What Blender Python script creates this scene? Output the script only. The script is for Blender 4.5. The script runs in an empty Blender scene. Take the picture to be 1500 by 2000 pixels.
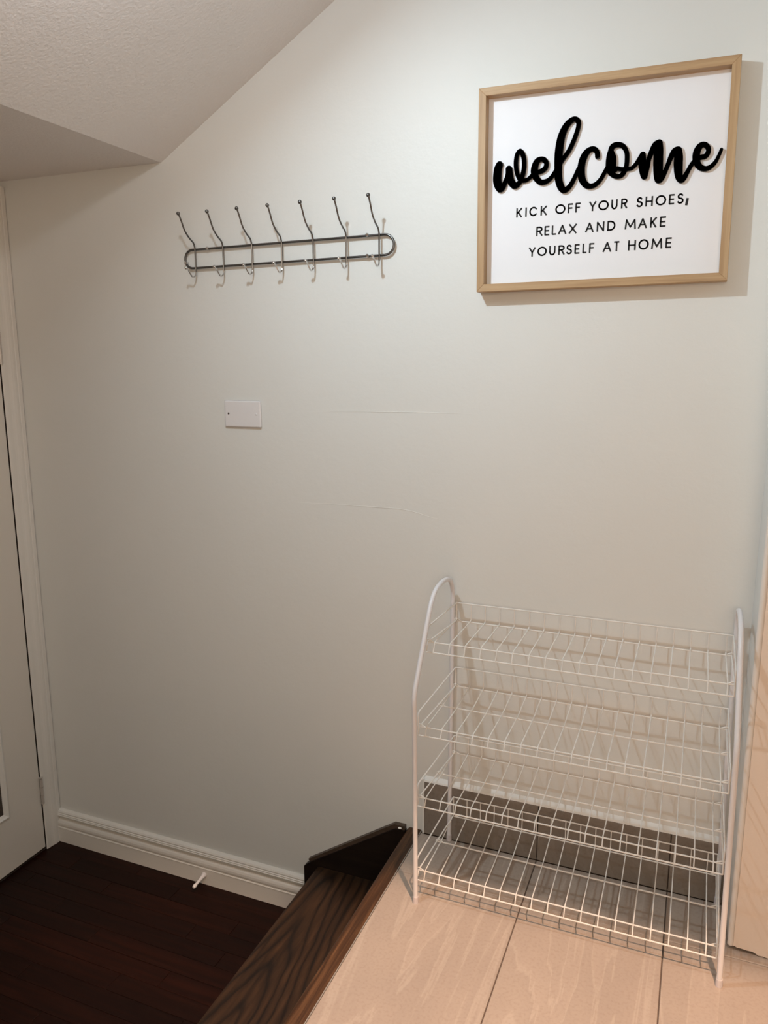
import bpy, bmesh, math, random
from mathutils import Vector, Matrix
random.seed(7)
SC = bpy.context.scene
COL = SC.collection
PI = math.pi

# ------------------------------------------------------------------ camera
CAM = Vector((0.0, -1.8, 1.258))
cd = bpy.data.cameras.new('camera')
cam = bpy.data.objects.new('camera', cd); COL.objects.link(cam)
cd.sensor_fit = 'VERTICAL'; cd.sensor_height = 36.0
cd.lens = 1507.6 / 2000.0 * 36.0
yaw, pit, rol = -0.38847, -0.19286, -0.00209
fw = Vector((math.sin(yaw)*math.cos(pit), math.cos(yaw)*math.cos(pit), math.sin(pit)))
rt = Vector((math.cos(yaw), -math.sin(yaw), 0.0)); up = rt.cross(fw)
r2 = rt*math.cos(rol) + up*math.sin(rol); u2 = -rt*math.sin(rol) + up*math.cos(rol)
M = Matrix((r2, u2, -fw)).transposed().to_4x4(); M.translation = CAM
cam.matrix_world = M
cd.clip_start = 0.02
SC.camera = cam

# ------------------------------------------------------------------ world, lights, exposure
W = bpy.data.worlds.new('world'); SC.world = W; W.use_nodes = True
W.node_tree.nodes['Background'].inputs[0].default_value = (0.9, 0.85, 0.8, 1)
W.node_tree.nodes['Background'].inputs[1].default_value = 0.15
SC.view_settings.view_transform = 'Standard'; SC.view_settings.look = 'None'
SC.view_settings.exposure = 0.0; SC.view_settings.gamma = 1.0
SC.view_settings.use_curve_mapping = False

LAMP_AT = Vector((-0.80, -0.76, 2.02)); SLOPE_N = Vector((0.595, 0.0, -1.0)).normalized()
def area(name, loc, direction, size, power, colour):
    l = bpy.data.lights.new(name, 'AREA'); l.shape = 'DISK'; l.size = size; l.energy = power; l.color = colour
    o = bpy.data.objects.new(name, l); COL.objects.link(o); o.location = loc
    o.rotation_euler = Vector(direction).to_track_quat('-Z', 'Y').to_euler()
    return o
# flush spot lamp on the sloping ceiling
area('slope_lamp_light', LAMP_AT, SLOPE_N, 0.026, 8.6, (0.66, 0.87, 1.0))
l = bpy.data.lights.new('slope_lamp_spill', 'POINT'); l.energy = 4.1; l.color = (0.97, 0.965, 1.0); l.shadow_soft_size = 0.03
o = bpy.data.objects.new('slope_lamp_spill', l); COL.objects.link(o); o.location = LAMP_AT + SLOPE_N*0.032
# unseen soft fill added behind the viewer to brighten the walls
area('room_fill', (0.3, -3.2, 1.55), (-0.06, 1.0, -0.02), 1.1, 19.0, (1.0, 0.825, 0.645))
# unseen warm spot added beyond the shade beam to light the front tiles
l = bpy.data.lights.new('landing_warm_fill', 'SPOT'); l.energy = 370.0; l.color = (1.0, 0.65, 0.445); l.shadow_soft_size = 0.025
l.spot_size = math.radians(62); l.spot_blend = 0.5
o = bpy.data.objects.new('landing_warm_fill', l); COL.objects.link(o); o.location = (0.35, -1.456, 2.65)
o.rotation_euler = Vector((-0.12, 0.24, -1)).to_track_quat('-Z', 'Y').to_euler()

# ------------------------------------------------------------------ materials
def mat(name, col, rough=0.5, metal=0.0, spec=0.5, coat=0.0):
    m = bpy.data.materials.new(name); m.use_nodes = True
    b = m.node_tree.nodes['Principled BSDF']
    b.inputs['Base Color'].default_value = (*col, 1); b.inputs['Roughness'].default_value = rough
    b.inputs['Metallic'].default_value = metal; b.inputs['Specular IOR Level'].default_value = spec
    b.inputs['Coat Weight'].default_value = coat
    return m
def N(m, t, **kw):
    n = m.node_tree.nodes.new(t)
    for k, v in kw.items():
        if k.startswith('i_'): n.inputs[k[2:].replace('_', ' ')].default_value = v
        else: setattr(n, k, v)
    return n
def L(m, a, b): m.node_tree.links.new(a, b)
def bsdf(m): return m.node_tree.nodes['Principled BSDF']
def coords(m, scale=(1, 1, 1), rot=(0, 0, 0), world=False, rnd=0.0):
    if world: src = N(m, 'ShaderNodeNewGeometry').outputs['Position']
    else: src = N(m, 'ShaderNodeTexCoord').outputs['Object']
    if rnd:
        oi = N(m, 'ShaderNodeObjectInfo'); mu = N(m, 'ShaderNodeVectorMath', operation='SCALE')
        cx = N(m, 'ShaderNodeCombineXYZ'); L(m, oi.outputs['Random'], cx.inputs[0]); L(m, oi.outputs['Random'], cx.inputs[1])
        L(m, cx.outputs[0], mu.inputs[0]); mu.inputs['Scale'].default_value = rnd
        ad = N(m, 'ShaderNodeVectorMath', operation='ADD'); L(m, src, ad.inputs[0]); L(m, mu.outputs[0], ad.inputs[1]); src = ad.outputs[0]
    mp = N(m, 'ShaderNodeMapping'); mp.inputs['Scale'].default_value = scale; mp.inputs['Rotation'].default_value = rot
    L(m, src, mp.inputs['Vector']); return mp.outputs[0]
def ramp(m, fac, stops):
    r = N(m, 'ShaderNodeValToRGB'); e = r.color_ramp.elements
    e[0].position, e[0].color = stops[0][0], (*stops[0][1], 1)
    e[1].position, e[1].color = stops[-1][0], (*stops[-1][1], 1)
    for p, c in stops[1:-1]:
        x = e.new(p); x.color = (*c, 1)
    L(m, fac, r.inputs[0]); return r.outputs[0]
def noise(m, vec, scale, detail=4, dist=0.0, rough=0.5):
    n = N(m, 'ShaderNodeTexNoise'); L(m, vec, n.inputs['Vector']); n.inputs['Scale'].default_value = scale
    n.inputs['Detail'].default_value = detail; n.inputs['Distortion'].default_value = dist; n.inputs['Roughness'].default_value = rough
    return n.outputs[0]
def bump(m, h, strength, dist):
    b = N(m, 'ShaderNodeBump'); b.inputs['Strength'].default_value = strength; b.inputs['Distance'].default_value = dist
    L(m, h, b.inputs['Height']); L(m, b.outputs[0], bsdf(m).inputs['Normal'])
def mix(m, f, a, b, blend='MIX'):
    x = N(m, 'ShaderNodeMix', data_type='RGBA', blend_type=blend)
    for s, v in ((0, f), (6, a), (7, b)):
        if hasattr(v, 'links'): L(m, v, x.inputs[s])
        elif s == 0: x.inputs[0].default_value = v
        else: x.inputs[s].default_value = (*v, 1)
    return x.outputs[2]
def setcol(m, c): L(m, c, bsdf(m).inputs['Base Color'])

def paint(name, col, rough, bs, scale, dist, spec=0.5):
    m = mat(name, col, rough, spec=spec)
    v = coords(m, world=True)
    n1 = noise(m, v, 1.7, 3); setcol(m, ramp(m, n1, [(0.3, tuple(c*0.965 for c in col)), (0.7, col)]))
    bump(m, noise(m, v, scale, 5, rough=0.6), bs, dist); return m
WALL = paint('eggshell_wall_paint', (0.79, 0.785, 0.75), 0.48, 0.2, 45, 0.003, 0.4)
CEIL = paint('matt_ceiling_paint', (0.86, 0.84, 0.82), 0.8, 0.5, 130, 0.004, 0.2)
TRIMP = paint('white_trim_paint', (0.80, 0.765, 0.71), 0.35, 0.08, 60, 0.002)
CREAM = paint('cream_wall_end_paint', (0.90, 0.76, 0.645), 0.5, 0.15, 30, 0.003)
BEAD = mat('white_corner_bead_paint', (0.84, 0.78, 0.72), 0.45)
DOORP = paint('off_white_door_paint', (0.74, 0.69, 0.62), 0.4, 0.06, 60, 0.002)
CAULK = mat('white_caulk', (0.85, 0.83, 0.79), 0.6)
GROUT = mat('brown_grout', (0.13, 0.095, 0.075), 0.9)
GAP_SHADE = mat('painted_gap_shade', (0.028, 0.018, 0.013), 0.9)  # shade of the door seams, put into a colour
JOINT = mat('dusty_plank_joint', (0.035, 0.018, 0.011), 0.9)
LIP = mat('grey_edge_filler', (0.30, 0.27, 0.24), 0.7)
PLASTIC = mat('white_plastic', (0.80, 0.775, 0.775), 0.3)
SCREW = mat('dark_screw_metal', (0.08, 0.06, 0.05), 0.5, 0.6)  # dark metal for one plate screw
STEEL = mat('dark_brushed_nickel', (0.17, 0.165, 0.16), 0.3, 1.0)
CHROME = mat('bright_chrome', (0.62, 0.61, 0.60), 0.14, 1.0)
POWDER = mat('white_powder_coat', (0.83, 0.80, 0.81), 0.35, coat=0.15)
WIREW = mat('off_white_wire_coat', (0.86, 0.82, 0.77), 0.38, coat=0.1)
RUBBER = mat('pale_rubber_foot', (0.66, 0.60, 0.60), 0.6)
BOARD = mat('white_sign_board', (0.90, 0.895, 0.92), 0.5)
BLACK = mat('matt_black_letter', (0.006, 0.006, 0.006), 0.55, spec=0.3)
PRINT = mat('charcoal_print', (0.028, 0.026, 0.026), 0.7, spec=0.2)
GLASS = mat('dark_door_glass', (0.05, 0.035, 0.028), 0.08)
HINGE = mat('painted_hinge', (0.62, 0.57, 0.52), 0.35, 0.4)
LENS = mat('frosted_lamp_lens', (0.9, 0.9, 0.88), 0.5)
def wood(name, dark, mid, light, axis, rough=0.35, cathedral=0.0, rnd=0.0, coat=0.0, fine=1.0, spec=0.35):
    m = mat(name, mid, rough, spec=spec, coat=coat)
    sc = [14.0*fine, 14.0*fine, 14.0*fine]; sc[axis] = 0.9
    v = coords(m, tuple(sc), rnd=rnd)
    g = noise(m, v, 4.0, 8, 0.6, 0.62)
    c = ramp(m, g, [(0.28, dark), (0.5, mid), (0.72, light)])
    if cathedral:
        # nested arches of growth rings that open towards the near end of the board
        pos = N(m, 'ShaderNodeNewGeometry').outputs['Position']
        sx = N(m, 'ShaderNodeSeparateXYZ'); L(m, pos, sx.inputs[0])
        def mth(op, a_, b_=0.0, c_=0.0):
            n_ = N(m, 'ShaderNodeMath', operation=op)
            for i_, v_ in enumerate((a_, b_, c_)):
                if hasattr(v_, 'links'): L(m, v_, n_.inputs[i_])
                else: n_.inputs[i_].default_value = v_
            return n_.outputs[0]
        wob = noise(m, coords(m, (10, 3.0, 1)), 1.0, 3, 0.4, 0.5)
        wx = mth('MULTIPLY_ADD', wob, 0.05, 0.882-0.025)
        dx = mth('ADD', sx.outputs[0], wx)
        hyp = mth('SQRT', mth('ADD', mth('MULTIPLY', dx, dx), 0.00018))
        u = mth('ADD', mth('MULTIPLY_ADD', hyp, 6.0, 0.0), sx.outputs[1])
        u = mth('ADD', mth('MULTIPLY', u, 6.2), mth('MULTIPLY', noise(m, coords(m, (5, 2, 1)), 1.3, 2, 0.2, 0.5), 2.2))
        fr = mth('FRACT', u)
        r = ramp(m, fr, [(0.0, (0.22, 0.21, 0.2)), (0.12, (0.35, 0.34, 0.33)), (0.24, (0.8, 0.8, 0.8)), (0.6, (1.15, 1.15, 1.15)), (0.9, (0.75, 0.74, 0.73)), (1.0, (0.22, 0.21, 0.2))])
        c = mix(m, cathedral, c, r, 'MULTIPLY')
    if rnd:
        oi = N(m, 'ShaderNodeObjectInfo')
        c = mix(m, 1.0, c, ramp(m, oi.outputs['Random'], [(0.0, (0.75, 0.68, 0.6)), (0.5, (1, 0.95, 0.9)), (1.0, (1.35, 1.15, 1.0))]), 'MULTIPLY')
    setcol(m, c); bump(m, g, 0.12, 0.002); return m
PLANKM = wood('dark_hardwood_plank', (0.0065, 0.0014, 0.0005), (0.0115, 0.0025, 0.0009), (0.019, 0.0045, 0.0016), 0, 0.5, rnd=7.0, spec=0.18)
TREADM = wood('dark_oak_tread', (0.013, 0.0058, 0.0024), (0.034, 0.0155, 0.0062), (0.058, 0.0265, 0.0108), 1, 0.42, cathedral=0.9)
NOSEM = wood('brown_oak_nosing', (0.016, 0.0065, 0.0025), (0.065, 0.027, 0.010), (0.17, 0.080, 0.032), 1, 0.4, fine=1.6)
SKIRTM = wood('near_black_stained_wood', (0.007, 0.0035, 0.0025), (0.011, 0.006, 0.004), (0.018, 0.010, 0.006), 0, 0.45)
SKIRTCAP = wood('brown_stained_moulding', (0.05, 0.032, 0.022), (0.075, 0.050, 0.035), (0.10, 0.07, 0.05), 0, 0.4)
FRAMEM = {}
for ax in (0, 2):
    FRAMEM[ax] = wood('light_oak_frame_%s' % 'xyz'[ax], (0.40, 0.245, 0.125), (0.50, 0.325, 0.175), (0.58, 0.40, 0.23), ax, 0.5, fine=2.2)

def tile_mat(name, base, vein, speck):
    m = mat(name, base, 0.34, spec=0.4)
    v = coords(m, (1, 1, 1), (0, 0, math.radians(3)), rnd=9.0)
    mp = N(m, 'ShaderNodeMapping'); mp.inputs['Scale'].default_value = (4.5, 0.45, 3.0); L(m, v, mp.inputs['Vector'])
    a = noise(m, mp.outputs[0], 1.4, 5, 0.8, 0.55)
    c = ramp(m, a, [(0.25, tuple(x*0.90 for x in base)), (0.40, base), (0.425, vein), (0.44, base), (0.525, tuple(x*0.97 for x in base)), (0.54, vein), (0.55, tuple(x*1.04 for x in base)), (0.62, base), (0.635, vein), (0.65, base), (0.8, tuple(x*0.95 for x in base))])
    b = noise(m, v, 150, 3)
    c = mix(m, speck, c, ramp(m, b, [(0.32, (0.70, 0.60, 0.52)), (0.5, (1, 1, 1)), (0.7, (1.1, 1.08, 1.05))]), 'MULTIPLY')
    d = noise(m, v, 5.0, 3); c = mix(m, 0.6, c, ramp(m, d, [(0.3, (0.86, 0.84, 0.83)), (0.7, (1.05, 1.03, 1.0))]), 'MULTIPLY')
    setcol(m, c); bump(m, b, 0.05, 0.0008); return m
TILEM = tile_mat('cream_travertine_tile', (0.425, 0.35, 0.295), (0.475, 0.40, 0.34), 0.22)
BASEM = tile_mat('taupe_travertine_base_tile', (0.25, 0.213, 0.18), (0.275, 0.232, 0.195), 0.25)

# ------------------------------------------------------------------ mesh helpers
def new(): return bmesh.new()
def box(bm, lo, hi, bev=0.0, seg=2):
    c = [(a+b)/2 for a, b in zip(lo, hi)]; s = [b-a for a, b in zip(lo, hi)]
    r = bmesh.ops.create_cube(bm, size=1.0, matrix=Matrix.Translation(c) @ Matrix.Diagonal((*s, 1)))
    if bev > 0:
        ed = list({e for v in r['verts'] for e in v.link_edges})
        bmesh.ops.bevel(bm, geom=ed, offset=bev, segments=seg, affect='EDGES', profile=0.5)
def prism(bm, pts, axis, a, b):
    """closed outline pts in the two other axes, drawn from a to b along axis"""
    def P(p, t):
        q = list(p); q.insert(axis, t); return q
    A = [bm.verts.new(P(p, a)) for p in pts]; B = [bm.verts.new(P(p, b)) for p in pts]
    n = len(pts); bm.faces.new(A); bm.faces.new(B[::-1])
    for i in range(n): bm.faces.new((A[i], B[i], B[(i+1) % n], A[(i+1) % n]))
    bmesh.ops.recalc_face_normals(bm, faces=bm.faces)
def cr(pts, n=6):
    """Catmull-Rom through points of any dimension"""
    out = []; P = [tuple(p) for p in pts]
    for i in range(len(P)-1):
        p0 = P[max(i-1, 0)]; p1 = P[i]; p2 = P[i+1]; p3 = P[min(i+2, len(P)-1)]
        for k in range(n):
            t = k/n
            out.append(tuple(0.5*(2*b + (c-a)*t + (2*a-5*b+4*c-d)*t*t + (3*b-a-3*c+d)*t**3) for a, b, c, d in zip(p0, p1, p2, p3)))
    out.append(P[-1]); return out
def tube(bm, pts, r, seg=8, closed=False):
    P = [Vector(p) for p in pts]; n = len(P); R = r if isinstance(r, (list, tuple)) else [r]*n
    T = []
    for i in range(n):
        if closed: t = P[(i+1) % n]-P[i-1]
        else: t = P[min(i+1, n-1)]-P[max(i-1, 0)]
        T.append(t.normalized())
    nrm = T[0].orthogonal().normalized(); rings = []
    for i in range(n):
        nrm = (nrm - T[i]*nrm.dot(T[i])).normalized(); bn = T[i].cross(nrm)
        rings.append([bm.verts.new(P[i] + (nrm*math.cos(2*PI*k/seg) + bn*math.sin(2*PI*k/seg))*R[i]) for k in range(seg)])
    m = n if closed else n-1
    for i in range(m):
        a, b = rings[i], rings[(i+1) % n]
        for k in range(seg): bm.faces.new((a[k], a[(k+1) % seg], b[(k+1) % seg], b[k]))
    if not closed: bm.faces.new(rings[0][::-1]); bm.faces.new(rings[-1])
def lathe(bm, prof, origin, axis, seg=20):
    """prof: (radius, distance along axis)"""
    ax = Vector(axis).normalized(); u = ax.orthogonal().normalized(); w = ax.cross(u); o = Vector(origin); rings = []
    for r, t in prof:
        if r < 1e-6: rings.append([bm.verts.new(o+ax*t)])
        else: rings.append([bm.verts.new(o+ax*t+(u*math.cos(2*PI*k/seg)+w*math.sin(2*PI*k/seg))*r) for k in range(seg)])
    for a, b in zip(rings, rings[1:]):
        for k in range(seg):
            q = [a[k % len(a)], a[(k+1) % seg % len(a)], b[(k+1) % seg % len(b)], b[k % len(b)]]
            q2 = []
            for v in q:
                if v not in q2: q2.append(v)
            if len(q2) > 2: bm.faces.new(q2)
    bmesh.ops.recalc_face_normals(bm, faces=bm.faces)
def sphere(bm, c, r, seg=14): bmesh.ops.create_uvsphere(bm, u_segments=seg, v_segments=seg//2+2, radius=r, matrix=Matrix.Translation(c))
def fillet(pts, r, n=5):
    P = [Vector(p) for p in pts]; out = [P[0]]
    for i in range(1, len(P)-1):
        a = (P[i-1]-P[i]); b = (P[i+1]-P[i]); k = min(r, a.length*0.49, b.length*0.49)
        A = P[i]+a.normalized()*k; B = P[i]+b.normalized()*k
        for j in range(n+1):
            t = j/n; out.append(A*(1-t)**2 + P[i]*2*t*(1-t) + B*t*t)
    out.append(P[-1]); return out
def root_loc(o):
    v = Vector((0, 0, 0))
    while o is not None: v += o.location; o = o.parent
    return v
def obj(name, bm, m, parent=None, origin=None, smooth=False, label=None):
    """the shape is written in room coordinates; its origin goes to `origin` (or its thing's base)"""
    base = root_loc(parent) if parent is not None else Vector((0, 0, 0))
    org = Vector(origin) if origin is not None else base.copy()
    bmesh.ops.translate(bm, verts=bm.verts, vec=-org)
    me = bpy.data.meshes.new(name); bm.to_mesh(me); bm.free()
    me.materials.append(m)
    if smooth:
        for p in me.polygons: p.use_smooth = True
        me.set_sharp_from_angle(angle=math.radians(40))
    o = bpy.data.objects.new(name, me); COL.objects.link(o)
    if parent is not None: o.parent = parent
    o.location = org - base
    if label: o['label'] = label
    return o
def tag(o, label, cat=None, group=None, kind=None):
    o['label'] = label
    if cat: o['category'] = cat
    if group: o['group'] = group
    if kind: o['kind'] = kind
    return o
def thing(name, loc, label, cat, kind=None):
    o = bpy.data.objects.new(name, None); COL.objects.link(o); o.location = loc
    o.empty_display_size = 0.05
    return tag(o, label, cat, kind=kind)
def b1(name, lo, hi, m, parent=None, bev=0.0, **k):
    bm = new(); box(bm, lo, hi, bev); return obj(name, bm, m, parent, **k)
def struct(name, bm, m, label, cat, origin=None): return tag(obj(name, bm, m, origin=origin), label, cat, kind='structure')
# ---- tables: sign lettering in metres on the board (x, z, half width) and (letter, x0, x1)
SCRIPT= [[(-0.4526, 1.6839, 0.0078), (-0.4557, 1.6757, 0.0089), (-0.4569, 1.6633, 0.0093), (-0.4568, 1.6509, 0.0093), (-0.454, 1.6408, 0.009), (-0.4495, 1.6342, 0.0082), (-0.4433, 1.6382, 0.0061), (-0.4391, 1.6467, 0.005), (-0.4352, 1.657, 0.0046), (-0.4313, 1.67, 0.006), (-0.4318, 1.6732, 0.0067)],
[(-0.4311, 1.6731, 0.0074), (-0.4296, 1.661, 0.0078), (-0.4263, 1.6483, 0.0078), (-0.4203, 1.6399, 0.0075), (-0.4146, 1.6376, 0.006), (-0.4071, 1.6432, 0.0053), (-0.4013, 1.655, 0.0051), (-0.3981, 1.6688, 0.0051), (-0.3977, 1.6845, 0.0051), (-0.4004, 1.6987, 0.0051), (-0.4071, 1.7079, 0.0051), (-0.4137, 1.7017, 0.0047), (-0.4159, 1.6879, 0.0048), (-0.4151, 1.6738, 0.0048), (-0.4114, 1.6594, 0.0048), (-0.4054, 1.6498, 0.005), (-0.3968, 1.6467, 0.0048), (-0.3875, 1.649, 0.0041), (-0.3784, 1.6566, 0.0042), (-0.3692, 1.6607, 0.0049), (-0.3582, 1.6632, 0.0052), (-0.3507, 1.669, 0.0052), (-0.349, 1.6775, 0.005), (-0.3535, 1.6848, 0.0054), (-0.3609, 1.6874, 0.0052), (-0.3691, 1.684, 0.0063), (-0.3738, 1.6736, 0.0073), (-0.3745, 1.6615, 0.0077), (-0.3697, 1.6489, 0.0067), (-0.3601, 1.6404, 0.0058), (-0.349, 1.6405, 0.0053), (-0.3391, 1.6463, 0.0045), (-0.3304, 1.6576, 0.0042), (-0.321, 1.6723, 0.0045)],
[(-0.3236, 1.6691, 0.0052), (-0.3133, 1.6836, 0.0046), (-0.303, 1.6972, 0.0048), (-0.2956, 1.7109, 0.0048), (-0.2891, 1.7271, 0.0048), (-0.2841, 1.7451, 0.0047), (-0.2851, 1.7556, 0.0052), (-0.2933, 1.7605, 0.0052), (-0.3034, 1.7556, 0.0061), (-0.3122, 1.7447, 0.0071), (-0.3188, 1.7285, 0.008), (-0.322, 1.7101, 0.0086), (-0.3234, 1.6914, 0.0086), (-0.3233, 1.6708, 0.0083), (-0.3224, 1.65, 0.008), (-0.3194, 1.6351, 0.0077), (-0.3144, 1.6243, 0.0073), (-0.3079, 1.6197, 0.0063), (-0.2999, 1.624, 0.0054), (-0.293, 1.6329, 0.0049), (-0.2864, 1.6461, 0.0045), (-0.2799, 1.6601, 0.0048)],
[(-0.2416, 1.6812, 0.0051), (-0.2429, 1.6897, 0.0052), (-0.2479, 1.6961, 0.0052), (-0.2559, 1.6972, 0.0054), (-0.2645, 1.6918, 0.0065), (-0.271, 1.6806, 0.0075), (-0.2743, 1.6664, 0.0077), (-0.2741, 1.651, 0.0077), (-0.2708, 1.6371, 0.0072), (-0.2632, 1.627, 0.0064), (-0.2532, 1.6233, 0.0053), (-0.2428, 1.6262, 0.0048), (-0.2335, 1.6348, 0.0044), (-0.2262, 1.6469, 0.0043), (-0.2183, 1.6614, 0.0047)],
[(-0.2087, 1.6776, 0.0054), (-0.2136, 1.6877, 0.0054), (-0.2147, 1.6929, 0.0054), (-0.2099, 1.6994, 0.0057), (-0.1996, 1.7007, 0.005), (-0.19, 1.6963, 0.0048), (-0.183, 1.6848, 0.0047), (-0.1813, 1.6714, 0.0047), (-0.1821, 1.6564, 0.0047), (-0.1871, 1.6443, 0.0051), (-0.1928, 1.6389, 0.0047), (-0.2015, 1.6388, 0.0048), (-0.2104, 1.6447, 0.0058), (-0.2162, 1.6544, 0.0068), (-0.2177, 1.668, 0.0064), (-0.2179, 1.6815, 0.0051), (-0.2146, 1.6912, 0.0054)],
[(-0.209, 1.6773, 0.0057), (-0.21, 1.669, 0.0074), (-0.2103, 1.659, 0.0078), (-0.2047, 1.6509, 0.0044), (-0.2006, 1.6539, 0.0044), (-0.1918, 1.6519, 0.0041), (-0.1815, 1.651, 0.004), (-0.1713, 1.6521, 0.0039), (-0.1632, 1.6589, 0.0042), (-0.1562, 1.669, 0.0047), (-0.1507, 1.6759, 0.006)],
[(-0.1504, 1.6764, 0.006), (-0.1504, 1.6652, 0.0077), (-0.1489, 1.6518, 0.008), (-0.1466, 1.64, 0.0074), (-0.1445, 1.6338, 0.006), (-0.1411, 1.6411, 0.004), (-0.1389, 1.6526, 0.004), (-0.1376, 1.6673, 0.0047), (-0.1326, 1.6816, 0.0056), (-0.1267, 1.6925, 0.0066), (-0.1198, 1.6959, 0.0069)],
[(-0.1194, 1.695, 0.0072), (-0.1194, 1.682, 0.0089), (-0.1194, 1.6656, 0.0096), (-0.1187, 1.6491, 0.0096), (-0.1174, 1.6341, 0.009), (-0.1158, 1.6249, 0.0073), (-0.1094, 1.6293, 0.0053), (-0.1043, 1.6404, 0.0046), (-0.0994, 1.6539, 0.0046), (-0.0946, 1.6674, 0.0053), (-0.0887, 1.6774, 0.0062), (-0.0828, 1.6794, 0.0065)],
[(-0.0817, 1.6783, 0.0072), (-0.0803, 1.6668, 0.0085), (-0.08, 1.6522, 0.0089), (-0.0787, 1.6373, 0.0083), (-0.0763, 1.6257, 0.0069), (-0.0719, 1.6212, 0.0063), (-0.0665, 1.6257, 0.0053), (-0.0607, 1.6366, 0.0044), (-0.055, 1.6475, 0.0044), (-0.0468, 1.6572, 0.0046), (-0.0383, 1.6608, 0.0049), (-0.0296, 1.6621, 0.0049), (-0.0249, 1.6688, 0.0049), (-0.0251, 1.6769, 0.0048), (-0.0312, 1.6837, 0.005), (-0.0391, 1.6835, 0.0058), (-0.0449, 1.6756, 0.0068), (-0.0468, 1.6637, 0.0072), (-0.044, 1.6505, 0.0065), (-0.0369, 1.6415, 0.0056), (-0.0271, 1.6383, 0.0049), (-0.0178, 1.6414, 0.0044), (-0.0097, 1.6498, 0.0039), (-0.0043, 1.6613, 0.0034), (-0.0004, 1.6721, 0.0032)]]
LINES= [([('K', -0.413, -0.4), ('I', -0.392, -0.39), ('C', -0.384, -0.365), ('K', -0.359, -0.345), ('O', -0.327, -0.305), ('F', -0.3, -0.289), ('F', -0.284, -0.273), ('Y', -0.255, -0.24), ('O', -0.236, -0.214), ('U', -0.209, -0.196), ('R', -0.189, -0.176), ('S', -0.158, -0.145), ('H', -0.14, -0.125), ('O', -0.12, -0.099), ('E', -0.094, -0.083), ('S', -0.078, -0.065), (',', -0.062, -0.055)], (1.571, 1.5755, 1.591, 1.596)), ([('R', -0.367, -0.353), ('E', -0.349, -0.338), ('L', -0.333, -0.323), ('A', -0.319, -0.301), ('X', -0.296, -0.279), ('A', -0.261, -0.243), ('N', -0.237, -0.221), ('D', -0.215, -0.198), ('M', -0.179, -0.156), ('A', -0.152, -0.134), ('K', -0.128, -0.115), ('E', -0.109, -0.097)], (1.529, 1.532, 1.549, 1.553)), ([('Y', -0.382, -0.367), ('O', -0.363, -0.342), ('U', -0.337, -0.323), ('R', -0.317, -0.303), ('S', -0.3, -0.287), ('E', -0.282, -0.271), ('L', -0.265, -0.256), ('F', -0.251, -0.24), ('A', -0.222, -0.204), ('T', -0.199, -0.188), ('H', -0.17, -0.154), ('O', -0.149, -0.128), ('M', -0.123, -0.101), ('E', -0.095, -0.083)], (1.486, 1.489, 1.506, 1.5105))]
# ------------------------------------------------------------------ the room shell
LOW = -0.357; XL = -1.95; XE = -0.627; XJ = 0.134; YJ = -0.155; TOP = 2.75
S0 = (-1.373, 1.776); SL = 0.595
XS = S0[0] + (TOP-S0[1])/SL
bm = new(); box(bm, (XL-0.12, 0.0, LOW-0.05), (XJ, 0.10, TOP+0.1))
wb = struct('wall_back', bm, WALL, 'pale grey painted wall carrying the coat hooks and the framed sign', 'wall')
for pts in ([(-1.02, 1.129), (-0.80, 1.1325), (-0.60, 1.1345), (-0.47, 1.134)], [(-1.02, 0.884), (-0.93, 0.888), (-0.78, 0.889), (-0.68, 0.888), (-0.61, 0.874), (-0.57, 0.869)]):
    bm = new(); q = cr(pts, 6); k = len(q); tube(bm, [(x, 0.0004, z) for x, z in q], [0.0002+0.0009*math.sin(PI*i/(k-1)) for i in range(k)], 6)
    obj('paint_ridge', bm, WALL, wb, smooth=True)
bm = new(); box(bm, (XJ, YJ+0.004, 0.0115), (2.2, 0.10, TOP+0.1))
wr = struct('wall_right', bm, WALL, 'wall end that stands forward beside the shoe rack', 'wall')
# cream boarded face with a rounded white bead, its lower edge broken unevenly above the tiles
bm = new()
edge = [(XJ+0.011, 0.0100), (0.148, 0.0105), (0.153, 0.0075), (0.160, 0.0082), (0.172, 0.0070), (0.183, 0.0072), (0.190, 0.0045), (0.196, 0.0012), (0.203, 0.0022), (0.215, 0.0004), (0.30, 0.0006), (0.62, 0.0006)]
edge = [(x, z+0.0012) for x, z in edge]
prism(bm, edge + [(0.62, TOP), (XJ+0.011, TOP)], 1, YJ-0.004, YJ+0.003)
obj('facing_board', bm, CREAM, wr, label='cream facing with a chipped lower edge')
bm = new(); tube(bm, [(XJ+0.0055, YJ+0.0015, 0.0105), (XJ+0.0055, YJ+0.0015, TOP)], 0.0065, 12)
obj('corner_bead', bm, BEAD, wr, smooth=True, label='narrow rounded white corner edge')
bm = new(); box(bm, (XL-0.12, -3.3, LOW-0.05), (XL, 0.0, TOP+0.1))
struct('wall_left', bm, WALL, 'dim wall holding the glazed door', 'wall')
bm = new(); box(bm, (XL-0.12, -3.4, LOW-0.05), (2.3, -3.3, TOP+0.1))
struct('wall_front', bm, WALL, 'plain painted wall behind the viewer', 'wall')
bm = new(); box(bm, (2.2, -3.3, -0.05), (2.3, 0.10, TOP+0.1))
struct('wall_far_right', bm, WALL, 'plain painted wall at the far end of the upper hall', 'wall')
bm = new(); prism(bm, [(XL, S0[1]), S0, (XS, TOP), (XS, TOP+0.06), (S0[0]-0.02, S0[1]+0.06), (XL, S0[1]+0.06)], 1, -3.3, 0.0)
obj_c = struct('ceiling', bm, CEIL, 'low textured ceiling that turns into the slope under the stairs', 'ceiling')
bm = new(); box(bm, (XS, -3.3, TOP), (2.2, 0.0, TOP+0.06))
struct('ceiling.001', bm, CEIL, 'flat high ceiling over the tiled landing', 'ceiling')

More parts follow.
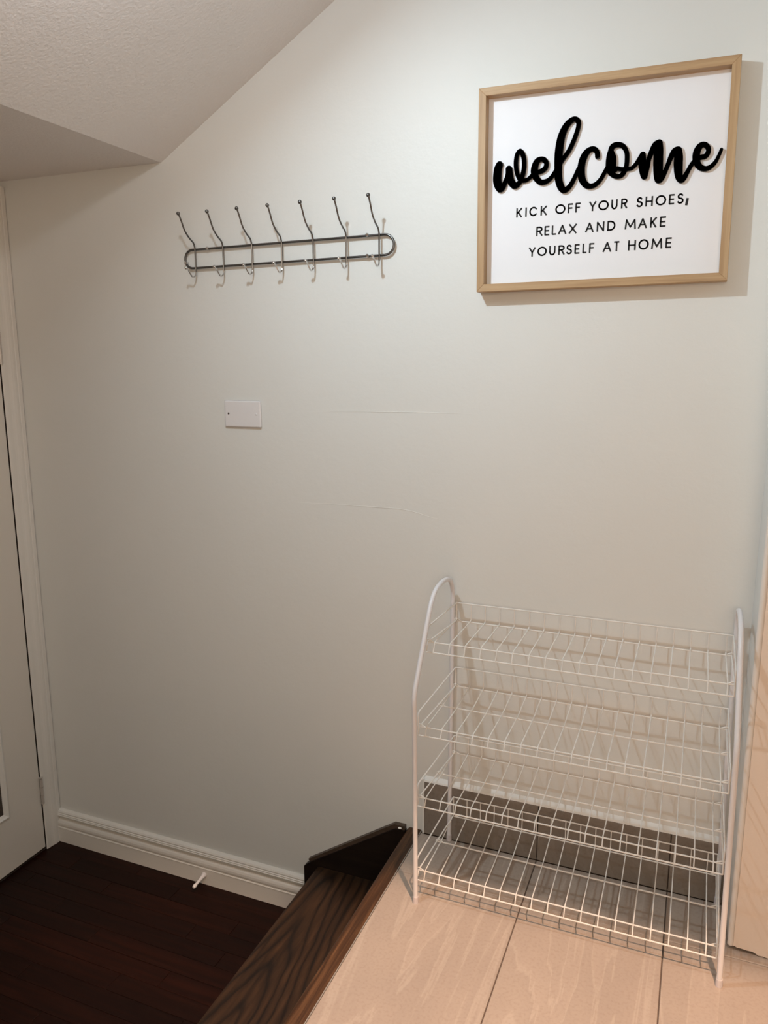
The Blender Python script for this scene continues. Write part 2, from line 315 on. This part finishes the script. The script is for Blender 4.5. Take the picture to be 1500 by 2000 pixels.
# ------------------------------------------------------------------ tiled upper floor
bm = new(); box(bm, (XE, -3.3, -0.10), (2.2, 0.0, -0.0035))
fl = struct('floor', bm, GROUT, 'upper landing floor of large cream marbled tiles', 'floor')
G = 0.0013
xs = [XE, -0.3115, 0.0045, 0.3205, 0.6365, 0.9525, 1.2685, 1.5845, 1.9005, 2.2]
ys = [0.0, -0.183, -0.793, -1.403, -2.013, -2.623, -3.3]
rr = random.Random(3)
for i in range(len(xs)-1):
    for j in range(len(ys)-1):
        lo = (xs[i]+(0.0012 if i == 0 else G), ys[j+1]+G, -0.012); hi = (xs[i+1]-G, ys[j]-(0.0 if j else 0.012), rr.uniform(-0.0004, 0.0002))
        bm = new(); box(bm, lo, hi, 0.0009, 1)
        obj('tile', bm, TILEM, fl, origin=((lo[0]+hi[0])/2, (lo[1]+hi[1])/2, 0))
# tile skirting on the wall
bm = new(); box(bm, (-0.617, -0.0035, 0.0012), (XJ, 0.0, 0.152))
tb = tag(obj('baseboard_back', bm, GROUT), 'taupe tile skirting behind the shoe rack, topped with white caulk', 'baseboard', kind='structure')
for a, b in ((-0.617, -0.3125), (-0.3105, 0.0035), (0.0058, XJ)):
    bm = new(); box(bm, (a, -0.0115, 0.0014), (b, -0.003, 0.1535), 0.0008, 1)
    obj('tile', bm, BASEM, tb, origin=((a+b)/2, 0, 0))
bm = new(); prism(bm, [(0.0, 0.1535), (-0.0115, 0.1535), (-0.0095, 0.158), (0.0, 0.166)], 0, -0.617, XJ)
obj('caulk_line', bm, CAULK, tb)
bm = new(); box(bm, (-0.622, -0.011, 0.0), (-0.617, 0.0, 0.160))
obj('caulk_end', bm, CAULK, tb)

# ------------------------------------------------------------------ lower hardwood floor
bm = new(); box(bm, (XL-0.12, -3.3, LOW-0.04), (-0.64, 0.0, LOW-0.0025))
fd = tag(obj('floor.001', bm, JOINT), 'lower landing floor of narrow dark hardwood planks', 'floor', kind='structure')
known = {0: [-1.578, -1.01], 1: [-1.80, -1.404, -0.93], 2: [-1.62, -1.15], 3: [-1.875, -1.26], 4: [-1.70, -1.12], 5: [-1.51, -0.99], 6: [-1.79, -1.22], 7: [-1.34], 8: [-1.59, -1.09], 9: [-1.80, -1.20], 10: [-1.44, -0.95], 11: [-1.66, -1.18]}
PW = 0.0576
for k in range(46):
    y1 = -k*PW - (0.002 if k == 0 else 0); y0 = y1-PW
    js = sorted(known.get(k, [XL+rr.uniform(0.1, 0.5), XL+rr.uniform(0.65, 1.1)]))
    ed = [XL-0.05] + js + [-0.66]
    for a, b in zip(ed, ed[1:]):
        dz = rr.uniform(-0.0005, 0.0)
        bm = new(); box(bm, (a+0.0004, y0+0.0004, LOW-0.012), (b-0.0004, y1-0.0004, LOW+dz), 0.0008, 1)
        obj('plank', bm, PLANKM, fd, origin=((a+b)/2, (y0+y1)/2, LOW))

# ------------------------------------------------------------------ two dark steps between the floors
st = thing('staircase', (-0.8, 0, LOW), 'dark oak steps leading down from the tiles to the hardwood floor', 'stairs', 'structure')
Y0 = -3.29
bm = new()
pr = [(-0.931, -0.180), (-0.939, -0.1825), (-0.943, -0.189), (-0.942, -0.198), (-0.936, -0.204), (-0.64, -0.204), (-0.64, -0.180)]
prism(bm, pr, 1, Y0, -0.0205)
obj('tread', bm, TREADM, st, smooth=False)
bm = new(); box(bm, (-0.925, Y0, LOW+0.0005), (-0.913, -0.0205, -0.2045)); obj('riser', bm, SKIRTM, st)
bm = new(); box(bm, (-0.652, Y0, -0.1795), (-0.640, -0.0205, -0.030)); obj('riser', bm, SKIRTM, st)
bm = new()
pr = [(-0.6287, 0.0015), (-0.6287, -0.029), (-0.662, -0.029), (-0.668, -0.024), (-0.670, -0.014), (-0.668, -0.005), (-0.663, 0.0005), (-0.657, 0.002)]
prism(bm, pr, 1, Y0, -0.001)
obj('nosing', bm, NOSEM, st, label='worn brown oak edge strip along the tiles')
bm = new(); box(bm, (-0.6283, Y0, -0.004), (-0.6262, -0.001, 0.0012)); obj('edge_filler', bm, LIP, st, label='thin grey filler line between step and tile')
# wall stringer with moulded cap
bm = new()
prism(bm, [(-0.984, LOW+0.001), (-0.984, -0.192), (-0.972, -0.180), (-0.700, -0.004), (-0.671, -0.004), (-0.671, LOW+0.001)], 1, -0.020, -0.0005)
obj('stringer', bm, SKIRTM, st, label='near black skirting board rising along the wall')
bm = new()
cap = [(-0.967, -0.177), (-0.9725, -0.1705), (-0.703, 0.0085), (-0.672, 0.0085), (-0.672, -0.0035), (-0.6998, -0.0035)]
prism(bm, cap, 1, -0.014, -0.0005)
obj('cap_moulding', bm, SKIRTCAP, st, label='brown moulding along the top of the skirting board')
bm = new(); sphere(bm, (-0.684, -0.019, 0.004), 0.0035, 10)
bmesh.ops.scale(bm, vec=(1.5, 1, 0.8), space=Matrix.Translation((0.684, 0.019, -0.004)), verts=bm.verts)
obj('filler_dab', bm, CAULK, st, label='small white dab of filler')

# ------------------------------------------------------------------ moulded baseboard on the lower wall
def mould(bm, prof, x0, x1): prism(bm, prof, 0, x0, x1)
zb = LOW
P0 = [(0.0, zb+0.0005), (-0.0150, zb+0.0005), (-0.0150, zb+0.0520), (-0.0162, zb+0.0540), (-0.0150, zb+0.0560), (-0.0128, zb+0.0580),
      (-0.0150, zb+0.0605), (-0.0162, zb+0.0660), (-0.0158, zb+0.0730), (-0.0135, zb+0.0795), (-0.0085, zb+0.0850), (-0.0035, zb+0.0885), (-0.0025, zb+0.0925),
      (-0.0150, zb+0.0965), (-0.0155, zb+0.0995), (-0.0135, zb+0.1015), (-0.0145, zb+0.1045), (-0.0120, zb+0.1065), (-0.0125, zb+0.1105), (-0.0095, zb+0.1150), (-0.0040, zb+0.1180), (0.0, zb+0.1190)]
bm = new(); mould(bm, P0, XL, -0.9845)
tag(obj('baseboard_left', bm, TRIMP), 'white moulded baseboard along the dark hardwood floor', 'baseboard', kind='structure')
# door stop
ds = thing('door_stop', (-1.342, -0.015, -0.322), 'small white rigid door stop fixed to the moulded baseboard', 'door stop')
bm = new(); lathe(bm, [(0.0, 0), (0.0085, 0), (0.0085, 0.003), (0.0066, 0.008), (0.0050, 0.022), (0.0042, 0.046), (0, 0.046)], (-1.342, -0.0150, -0.322), (0.0, -1, -0.10))
obj('stem', bm, PLASTIC, ds, smooth=True)
bm = new(); lathe(bm, [(0, 0.0455), (0.0052, 0.0455), (0.0058, 0.049), (0.0058, 0.054), (0.004, 0.058), (0, 0.059)], (-1.342, -0.0150, -0.322), (0.0, -1, -0.10))
obj('rubber_tip', bm, PLASTIC, ds, smooth=True)

# ------------------------------------------------------------------ door and casing on the left wall
XD = -1.958
bm = new()
cs = [(XL-0.012, -0.002), (XL-0.012, -0.0655), (XL+0.008, -0.0655), (XL+0.0105, -0.0625), (XL+0.0115, -0.056), (XL+0.0118, -0.046), (XL+0.0128, -0.040),
      (XL+0.0145, -0.034), (XL+0.0155, -0.026), (XL+0.0152, -0.0185), (XL+0.0140, -0.0165), (XL+0.0155, -0.0135), (XL+0.0155, -0.002)]
prism(bm, cs, 2, LOW+0.001, 1.76)
tag(obj('trim_1', bm, TRIMP), 'white moulded door casing in the corner of the lower landing', 'door casing', kind='structure')
dr = thing('door_1', (XL, -0.068, LOW), 'off-white glazed door in the dim wall of the lower landing', 'door', 'structure')
bm = new()
x1 = XL+0.006; x0 = XL+0.0005
bm = new(); box(bm, (XL+0.0001, -0.0695, LOW+0.001), (XL+0.0012, -0.0655, 1.68)); box(bm, (XL+0.0001, -0.0664, LOW+0.001), (XL+0.0076, -0.0656, 1.68)); box(bm, (XL+0.0001, -0.83, LOW+0.0008), (XL+0.0012, -0.0695, LOW+0.0125)); obj('gap_shade_strip', bm, GAP_SHADE, dr); bm = new()  # dark strips paint the shade beside and under the door
zb0, zt = LOW+0.012, 1.68
W1, W2 = -0.0695, -0.83; g1, g2 = -0.197, -0.70; gz0, gz1 = -0.160, 1.55
box(bm, (x0, g1, zb0), (x1, W1, zt))
obj('stile', bm, DOORP, dr)
bm = new(); box(bm, (x0, W2, zb0), (x1, g2, zt), 0.001, 1); obj('stile', bm, DOORP, dr)
bm = new(); box(bm, (x0, g2+0.00005, zb0), (x1, g1-0.00005, gz0)); obj('rail', bm, DOORP, dr)
bm = new(); box(bm, (x0, g2+0.0003, gz1), (x1, g1-0.0003, zt), 0.001, 1); obj('rail', bm, DOORP, dr)
bm = new(); box(bm, (x0, g2+0.016, gz0+0.016), (x0+0.0015, g1-0.016, gz1-0.016)); obj('glass_pane', bm, GLASS, dr)
bd = [(x0, 0.0), (x1+0.004, 0.0), (x1+0.005, 0.004), (x1+0.001, 0.009), (x0+0.003, 0.0165), (x0, 0.0165)]
bm = new()
prism(bm, [(x, gz0+0.0003+d) for x, d in bd], 1, g2, g1)   # lower bead
n0 = len(bm.verts)
prism(bm, [(x, gz1-0.0003-d) for x, d in bd], 1, g2, g1)
prism(bm, [(x, g1-0.0003-d) for x, d in bd], 2, gz0, gz1)
prism(bm, [(x, g2+0.0003+d) for x, d in bd], 2, gz0, gz1)
obj('glazing_bead', bm, TRIMP, dr)
for hz in (-0.186, 1.25):
    bm = new()
    for k in range(3): lathe(bm, [(0, 0), (0.0052, 0), (0.0052, 0.029), (0, 0.029)], (XL+0.0125, -0.0675, hz+0.001+k*0.0305), (0, 0, 1), 14)
    lathe(bm, [(0, 0), (0.0062, 0), (0.0062, 0.003), (0, 0.0045)], (XL+0.0125, -0.0675, hz+0.0925), (0, 0, 1), 14)
    obj('hinge', bm, HINGE, dr, smooth=True)
bm = new(); lathe(bm, [(0.0, 0), (0.026, 0), (0.026, 0.006), (0.010, 0.012), (0.010, 0.035), (0.026, 0.045), (0.028, 0.060), (0.0, 0.068)], (x1, -0.775, 0.62), (1, 0, 0))
obj('door_handle', bm, CHROME, dr, smooth=True)

# ------------------------------------------------------------------ blank wall plate
pl = thing('wall_plate', (-1.146, 0, 1.118), 'small blank white wall plate with two screws below the coat hooks', 'wall plate')
bm = new(); box(bm, (-1.2035, -0.0065, 1.083), (-1.0895, -0.0002, 1.155), 0.0042, 3)
obj('plate', bm, PLASTIC, pl)
bm = new(); lathe(bm, [(0, 0), (0.0030, 0), (0.0026, 0.0006), (0, 0.0007)], (-1.190, -0.0063, 1.1195), (0, -1, 0), 12)
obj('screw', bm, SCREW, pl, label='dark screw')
bm = new(); lathe(bm, [(0, 0), (0.0034, 0), (0.0031, 0.0012), (0.0015, 0.0019), (0, 0.0019)], (-1.1035, -0.0060, 1.1195), (0, -1, 0), 12)
obj('screw', bm, PLASTIC, pl, label='white screw')

# ------------------------------------------------------------------ coat hook rail
hk = thing('coat_hook_rail', (-1.006, 0, 1.505), 'dark metal coat hook rail with seven ball-tipped double hooks', 'coat rack')
BA, BZ0, BZ1, YB = 0.0, 1.5045, 1.5515, -0.0085
lx, rx, rad = -1.2815, -0.7295, (BZ1-BZ0)/2; cz = (BZ0+BZ1)/2
pts = []
for i in range(13):
    a = PI/2 + PI*i/12; pts.append((lx+rad*math.cos(a), YB, cz-0.0025+rad*math.sin(a)))
for i in range(13):
    a = -PI/2 + PI*i/12; pts.append((rx+rad*math.cos(a), YB, cz+0.0035+rad*math.sin(a)))
bm = new(); tube(bm, pts, 0.0030, 10, closed=True)
obj('rail_loop', bm, STEEL, hk, smooth=True)
for x, z in ((-1.233, 1.5500), (-0.775, 1.5565), (-1.3025, 1.517), (-0.775, 1.5085)):
    bm = new(); lathe(bm, [(0, 0), (0.0035, 0), (0.0035, 0.0075), (0.0046, 0.0085), (0.0042, 0.0120), (0.0026, 0.0135), (0, 0.0135)], (x, 0, z), (0, -1, 0), 14)
    obj('mounting_screw', bm, CHROME, hk, smooth=True)
HX = [-1.269, -1.182, -1.095, -1.008, -0.919, -0.829, -0.742]
def hook_bm(x, dz):
    prof = [(-0.0755, 1.626), (-0.067, 1.613), (-0.054, 1.5905), (-0.036, 1.575), (-0.0205, 1.566), (-0.0150, 1.556), (-0.0138, 1.545), (-0.0138, 1.53), (-0.0138, 1.505), (-0.0138, 1.492)]
    bm = new(); q = [(x, y, z+dz) for y, z in cr(prof, 5)]
    tube(bm, q, 0.0021, 8)
    return bm
def low_bm(x, dz):
    prof = [(-0.0138, 1.4925), (-0.0150, 1.485), (-0.0215, 1.4795), (-0.0300, 1.4785), (-0.0370, 1.484), (-0.0460, 1.4930), (-0.0535, 1.4970)]
    bm = new(); tube(bm, [(x, y, z+dz) for y, z in cr(prof, 5)], [0.0021]*31, 8)
    return bm
for i, x in enumerate(HX):
    dz = (i-3)*0.0009 + (0.002 if i == 0 else 0)
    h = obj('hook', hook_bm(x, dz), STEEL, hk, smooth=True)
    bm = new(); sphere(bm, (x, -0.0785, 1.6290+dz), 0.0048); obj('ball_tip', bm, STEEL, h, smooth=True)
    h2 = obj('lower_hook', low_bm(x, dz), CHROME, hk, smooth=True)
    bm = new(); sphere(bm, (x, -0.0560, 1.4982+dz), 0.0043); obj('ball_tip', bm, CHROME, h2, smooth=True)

# ------------------------------------------------------------------ framed sign
sg = thing('framed_sign', (-0.234, 0, 1.41), 'wood framed white welcome sign with raised black script', 'sign')
QT = {'bl': (-0.4935, 1.4120), 'br': (0.0290, 1.4170), 'tl': (-0.4975, 1.8390), 'tr': (0.0235, 1.8365)}
def sq(u, v):
    a = Vector(QT['bl']).lerp(Vector(QT['br']), u); b = Vector(QT['tl']).lerp(Vector(QT['tr']), u)
    return a.lerp(b, v)
FW, FH, FD = 0.0165, 0.0165, -0.036
fu, fv = FW/0.5225, FH/0.425
def stick(name, ua, va, ub, vb, uc, vc, ud, vd, ax):
    bm = new(); q = [sq(ua, va), sq(ub, vb), sq(uc, vc), sq(ud, vd)]
    prism(bm, [tuple(p) for p in q], 1, FD, -0.0006)
    bmesh.ops.bevel(bm, geom=bm.edges[:], offset=0.0006, segments=1, affect='EDGES')
    return obj('frame_side', bm, FRAMEM[ax], sg)
stick('frame', 0, 0, 1, 0, 1-fu, fv, fu, fv, 0)
stick('frame', 0, 1, fu, 1-fv, 1-fu, 1-fv, 1, 1, 0)
stick('frame', 0, 0, fu, fv, fu, 1-fv, 0, 1, 2)
stick('frame', 1, 0, 1, 1, 1-fu, 1-fv, 1-fu, fv, 2)
bm = new(); e = 0.002
prism(bm, [tuple(sq(fu-e, fv-e)), tuple(sq(1-fu+e, fv-e)), tuple(sq(1-fu+e, 1-fv+e)), tuple(sq(fu-e, 1-fv+e))], 1, -0.0105, -0.004)
obj('backing_board', bm, BOARD, sg)
# raised script, each stroke a rounded ribbon of varying width
def disc_prism(bm, x, z, r, y0, y1, seg=18):
    prism(bm, [(x+r*math.cos(2*PI*k/seg), z+r*math.sin(2*PI*k/seg)) for k in range(seg)], 1, y0, y1)
def ribbon(bm, P, y0, y1):
    n = len(P); Lf, Rt = [], []
    for i in range(n):
        a = P[max(i-1, 0)]; b = P[min(i+1, n-1)]; d = Vector((b[0]-a[0], b[1]-a[1])); d.normalize(); nn = Vector((-d.y, d.x))
        Lf.append((P[i][0]+nn.x*P[i][2], P[i][1]+nn.y*P[i][2])); Rt.append((P[i][0]-nn.x*P[i][2], P[i][1]-nn.y*P[i][2]))
    for i in range(n-1):
        quad = [Lf[i], Lf[i+1], Rt[i+1], Rt[i]]
        vs0 = [bm.verts.new((x, y0, z)) for x, z in quad]; vs1 = [bm.verts.new((x, y1, z)) for x, z in quad]
        bm.faces.new(vs0); bm.faces.new(vs1[::-1])
        for k in range(4): bm.faces.new((vs0[k], vs1[k], vs1[(k+1) % 4], vs0[(k+1) % 4]))
    for p in P: disc_prism(bm, p[0], p[1], p[2], y0, y1)
bm = new()
for s in SCRIPT: ribbon(bm, cr(s, 4), -0.0162, -0.0106)
bmesh.ops.recalc_face_normals(bm, faces=bm.faces)
obj('script_lettering', bm, BLACK, sg, label='raised black script reading welcome')
def arc(cx, cy, rx_, ry_, a0, a1, n=14): return [(cx+rx_*math.cos(math.radians(a0+(a1-a0)*i/n)), cy+ry_*math.sin(math.radians(a0+(a1-a0)*i/n))) for i in range(n+1)]
GL = {'K': [[(0, 0), (0, 1)], [(1, 1), (0.02, 0.40)], [(0.30, 0.58), (1, 0)]], 'I': [[(0.5, 0), (0.5, 1)]],
      'C': [arc(.5, .5, .5, .5, 42, 318)], 'O': [arc(.5, .5, .5, .5, 0, 360, 24)], 'F': [[(0, 0), (0, 1), (1, 1)], [(0, .52), (.86, .52)]],
      'Y': [[(0, 1), (.5, .45), (1, 1)], [(.5, .48), (.5, 0)]], 'U': [[(0, 1), (0, .38)] + arc(.5, .38, .5, .38, 180, 360) + [(1, 1)]],
      'R': [[(0, 0), (0, 1), (.5, 1)] + arc(.5, .76, .5, .24, 90, -90, 8) + [(0, .52)], [(.45, .52), (1, 0)]],
      'S': [arc(.5, .75, .42, .25, 30, 180, 8) + arc(.5, .74, .42, .22, 180, 255, 4) + arc(.5, .26, .5, .26, 75, 0, 5) + arc(.5, .26, .5, .26, 0, -150, 9)],
      'H': [[(0, 0), (0, 1)], [(1, 0), (1, 1)], [(0, .5), (1, .5)]], 'E': [[(1, 1), (0, 1), (0, 0), (1, 0)], [(0, .5), (.92, .5)]],
      'L': [[(0, 1), (0, 0), (1, 0)]], 'A': [[(0, 0), (.5, 1), (1, 0)], [(.2, .34), (.8, .34)]], 'X': [[(0, 0), (1, 1)], [(0, 1), (1, 0)]],
      'N': [[(0, 0), (0, 1), (1, 0), (1, 1)]], 'D': [[(0, 0), (0, 1), (.35, 1)] + arc(.35, .5, .65, .5, 90, -90, 12) + [(0, 0)]],
      'M': [[(0, 0), (.08, 1), (.5, .18), (.92, 1), (1, 0)]], 'T': [[(0, 1), (1, 1)], [(.5, 1), (.5, 0)]], ',': [[(.28, -.24), (.72, .40)]]}
TK = 0.00168
for (letters, (zl0, zl1, zt0, zt1)) in LINES:
    bm = new(); xa, xb = letters[0][1], letters[-1][2]
    for ch, x0_, x1_ in letters:
        t = ((x0_+x1_)/2-xa)/(xb-xa); z0_ = zl0+(zl1-zl0)*t+TK; z1_ = zt0+(zt1-zt0)*t-TK
        a_, b_ = x0_+TK, x1_-TK
        if b_ <= a_: a_ = b_ = (x0_+x1_)/2
        k = 1.45 if ch == ',' else 1.0
        for strokes in GL[ch]:
            q = [(a_+(b_-a_)*u, z0_+(z1_-z0_)*v) for u, v in strokes]
            for p, r in zip(q, q[1:]):
                d = Vector((r[0]-p[0], r[1]-p[1]))
                if d.length < 1e-7: continue
                d.normalize(); n_ = Vector((-d.y, d.x))*TK*k; e_ = d*(TK*0.9)
                ee = [Vector(p)-(e_ if p is q[0] else Vector((0, 0)))+n_, Vector(r)+(e_ if r is q[-1] else Vector((0, 0)))+n_, Vector(r)+(e_ if r is q[-1] else Vector((0, 0)))-n_, Vector(p)-(e_ if p is q[0] else Vector((0, 0)))-n_]
                prism(bm, [tuple(w) for w in ee], 1, -0.01085, -0.01055)
            for p in q[1:-1]: disc_prism(bm, p[0], p[1], TK*k, -0.01085, -0.01055, 8)
    obj('printed_line', bm, PRINT, sg)

# ------------------------------------------------------------------ wire shoe rack
rk = thing('shoe_rack', (-0.215, -0.145, 0), 'white wire shoe rack of four shelves standing on the tiles', 'shoe rack')
def xleft(z): return -0.545
def xright(z): return 0.1155 - 0.0155*max(0.0, z)
side = [(-0.013, 0.0), (-0.013, 0.660), (-0.016, 0.695), (-0.040, 0.728), (-0.090, 0.740), (-0.150, 0.734), (-0.186, 0.708), (-0.212, 0.668), (-0.288, 0.545), (-0.294, 0.520), (-0.292, 0.490), (-0.276, 0.0)]
sm = [side[0]] + cr(side[1:8], 5) + cr(side[8:11], 4) + [side[11]]
for fx, nm in ((xleft, 'l'), (xright, 'r')):
    bm = new(); tube(bm, [(fx(z), y, z) for y, z in sm], 0.0056, 12)
    f = obj('side_frame', bm, POWDER, rk, smooth=True)
    for y in (-0.013, -0.276):
        bm = new(); lathe(bm, [(0, 0), (0.0072, 0), (0.0073, 0.004), (0.0066, 0.017), (0, 0.0175)], (fx(0), y, 0.0), (0, 0, 1), 14)
        obj('foot_cap', bm, RUBBER, f, smooth=True)
RR, RW = 0.0017, 0.00135
TR = [  # back-top z, tray back z, mid (y,z) or None, front upper (y,z), front lower (y,z)
    (0.6680, 0.6240, None, (-0.197, 0.6255), (-0.208, 0.6020)),
    (0.4970, 0.4500, (-0.130, 0.4400), (-0.250, 0.4400), (-0.260, 0.4200)),
    (0.3110, 0.2650, (-0.130, 0.2600), (-0.250, 0.2620), (-0.260, 0.2420)),
    (0.1370, 0.0850, (-0.130, 0.0740), (-0.250, 0.0720), (-0.261, 0.0500))]
YBK = -0.027
for si, (zbt, zbl, mid, (yfu, zfu), (yfl, zfl)) in enumerate(TR):
    bm = new()
    xa, xb = xleft(0)+0.0065, xright(zbl)-0.0065
    rails = [(YBK, zbt), (YBK, zbl-RR-RW), (yfu, zfu-RR-RW), (yfl, zfl)]
    if mid: rails.append((mid[0], mid[1]-RR-RW))
    fr = -0.548
    def xl(y): return -0.531 + (fr+0.531)*max(0.0, min(1.0, (y-YBK)/(yfl-YBK)))
    for y, z in rails: tube(bm, [(xl(y), y, z), (xb, y, z)], RR, 8)
    for xf in (xl, lambda y: xb):
        x = xf(yfl)
        # sloping rim wire, tray edge wire
        rim = [(xf(YBK), YBK, zbt), (xf(yfl+0.002), yfl+0.002, zfu+0.034), (x, yfl, zfl)]
        tube(bm, fillet(rim, 0.009, 4), RR, 8)
        tube(bm, [(xf(yy), yy, zz) for yy, zz in ((YBK, zbt), (YBK, zbl-RR-RW), (yfu, zfu-RR-RW), (yfl, zfl))], RR, 8)
        # clips that hook over the side frame
        s = -1 if x < -0.2 else 1
        for (cy, cz) in ((YBK, zbl), (yfu, zfu)) + ((mid,) if mid else ()):
            x = xf(cy); q = [(x-s*0.014, cy, cz-0.003), (x-s*0.002, cy, cz+0.003), (x+s*0.004, cy, cz+0.001), (x+s*0.005, cy, cz-0.008)]
            tube(bm, cr(q, 3), RR*0.85, 6)
    sh = obj('wire_shelf', bm, WIREW, rk, smooth=True)
    bm = new()
    x_first = -0.5300
    path = [(YBK+0.0, zbt+0.0005), (YBK+0.0008, zbl+0.004), (YBK-0.004, zbl)] + ([mid] if mid else []) + [(yfu+0.003, zfu), (yfu-0.002, zfu-0.002), (yfl-0.0015, zfl-0.0005)]
    tube(bm, [(x_first, y, z) for y, z in path], RW, 7)
    w0 = obj('cross_wire', bm, WIREW, sh, origin=(x_first, YBK, zbl), smooth=True)
    pitch = (0.0868+0.530)/17
    for k in range(1, 18):
        c = w0.copy(); COL.objects.link(c); c.parent = sh; c.location = w0.location + Vector((k*pitch, 0, 0))

# ------------------------------------------------------------------ slope lamp; lamp holder and beam added out of view
zs = LAMP_AT - SLOPE_N*0.085
lp = thing('ceiling_spotlight', zs, 'small white cylindrical spotlight fixed to the sloping ceiling', 'lamp')
bm = new(); lathe(bm, [(0, 0.0), (0.042, 0.0), (0.042, 0.082), (0.037, 0.082), (0.037, 0.079), (0, 0.079)], zs, SLOPE_N, 28)
obj('lamp_body', bm, PLASTIC, lp, smooth=True)
bm = new(); lathe(bm, [(0, 0.0795), (0.034, 0.0795), (0.034, 0.0815), (0, 0.0815)], zs, SLOPE_N, 24); obj('lens', bm, LENS, lp)
hl = thing('added_lamp_mount', (0.35, -1.456, TOP), 'plain holder added out of view for the warm fill spot', 'lamp')  # added fixture, gives the warm fill spot a place to hang
bm = new(); lathe(bm, [(0, 0), (0.05, 0), (0.05, 0.012), (0.022, 0.018), (0.022, 0.05), (0, 0.05)], (0.35, -1.456, TOP), (0, 0, -1), 24); obj('added_lamp_holder', bm, PLASTIC, hl, smooth=True)
bm = new(); box(bm, (-1.16, -1.10, 1.90), (2.2, -1.0, TOP), 0.002, 1)
struct('floor_shade_beam', bm, WALL, 'unseen beam added to shade the tiles near the wall', 'beam')  # added blocker, cuts the warm spot off towards the back wall
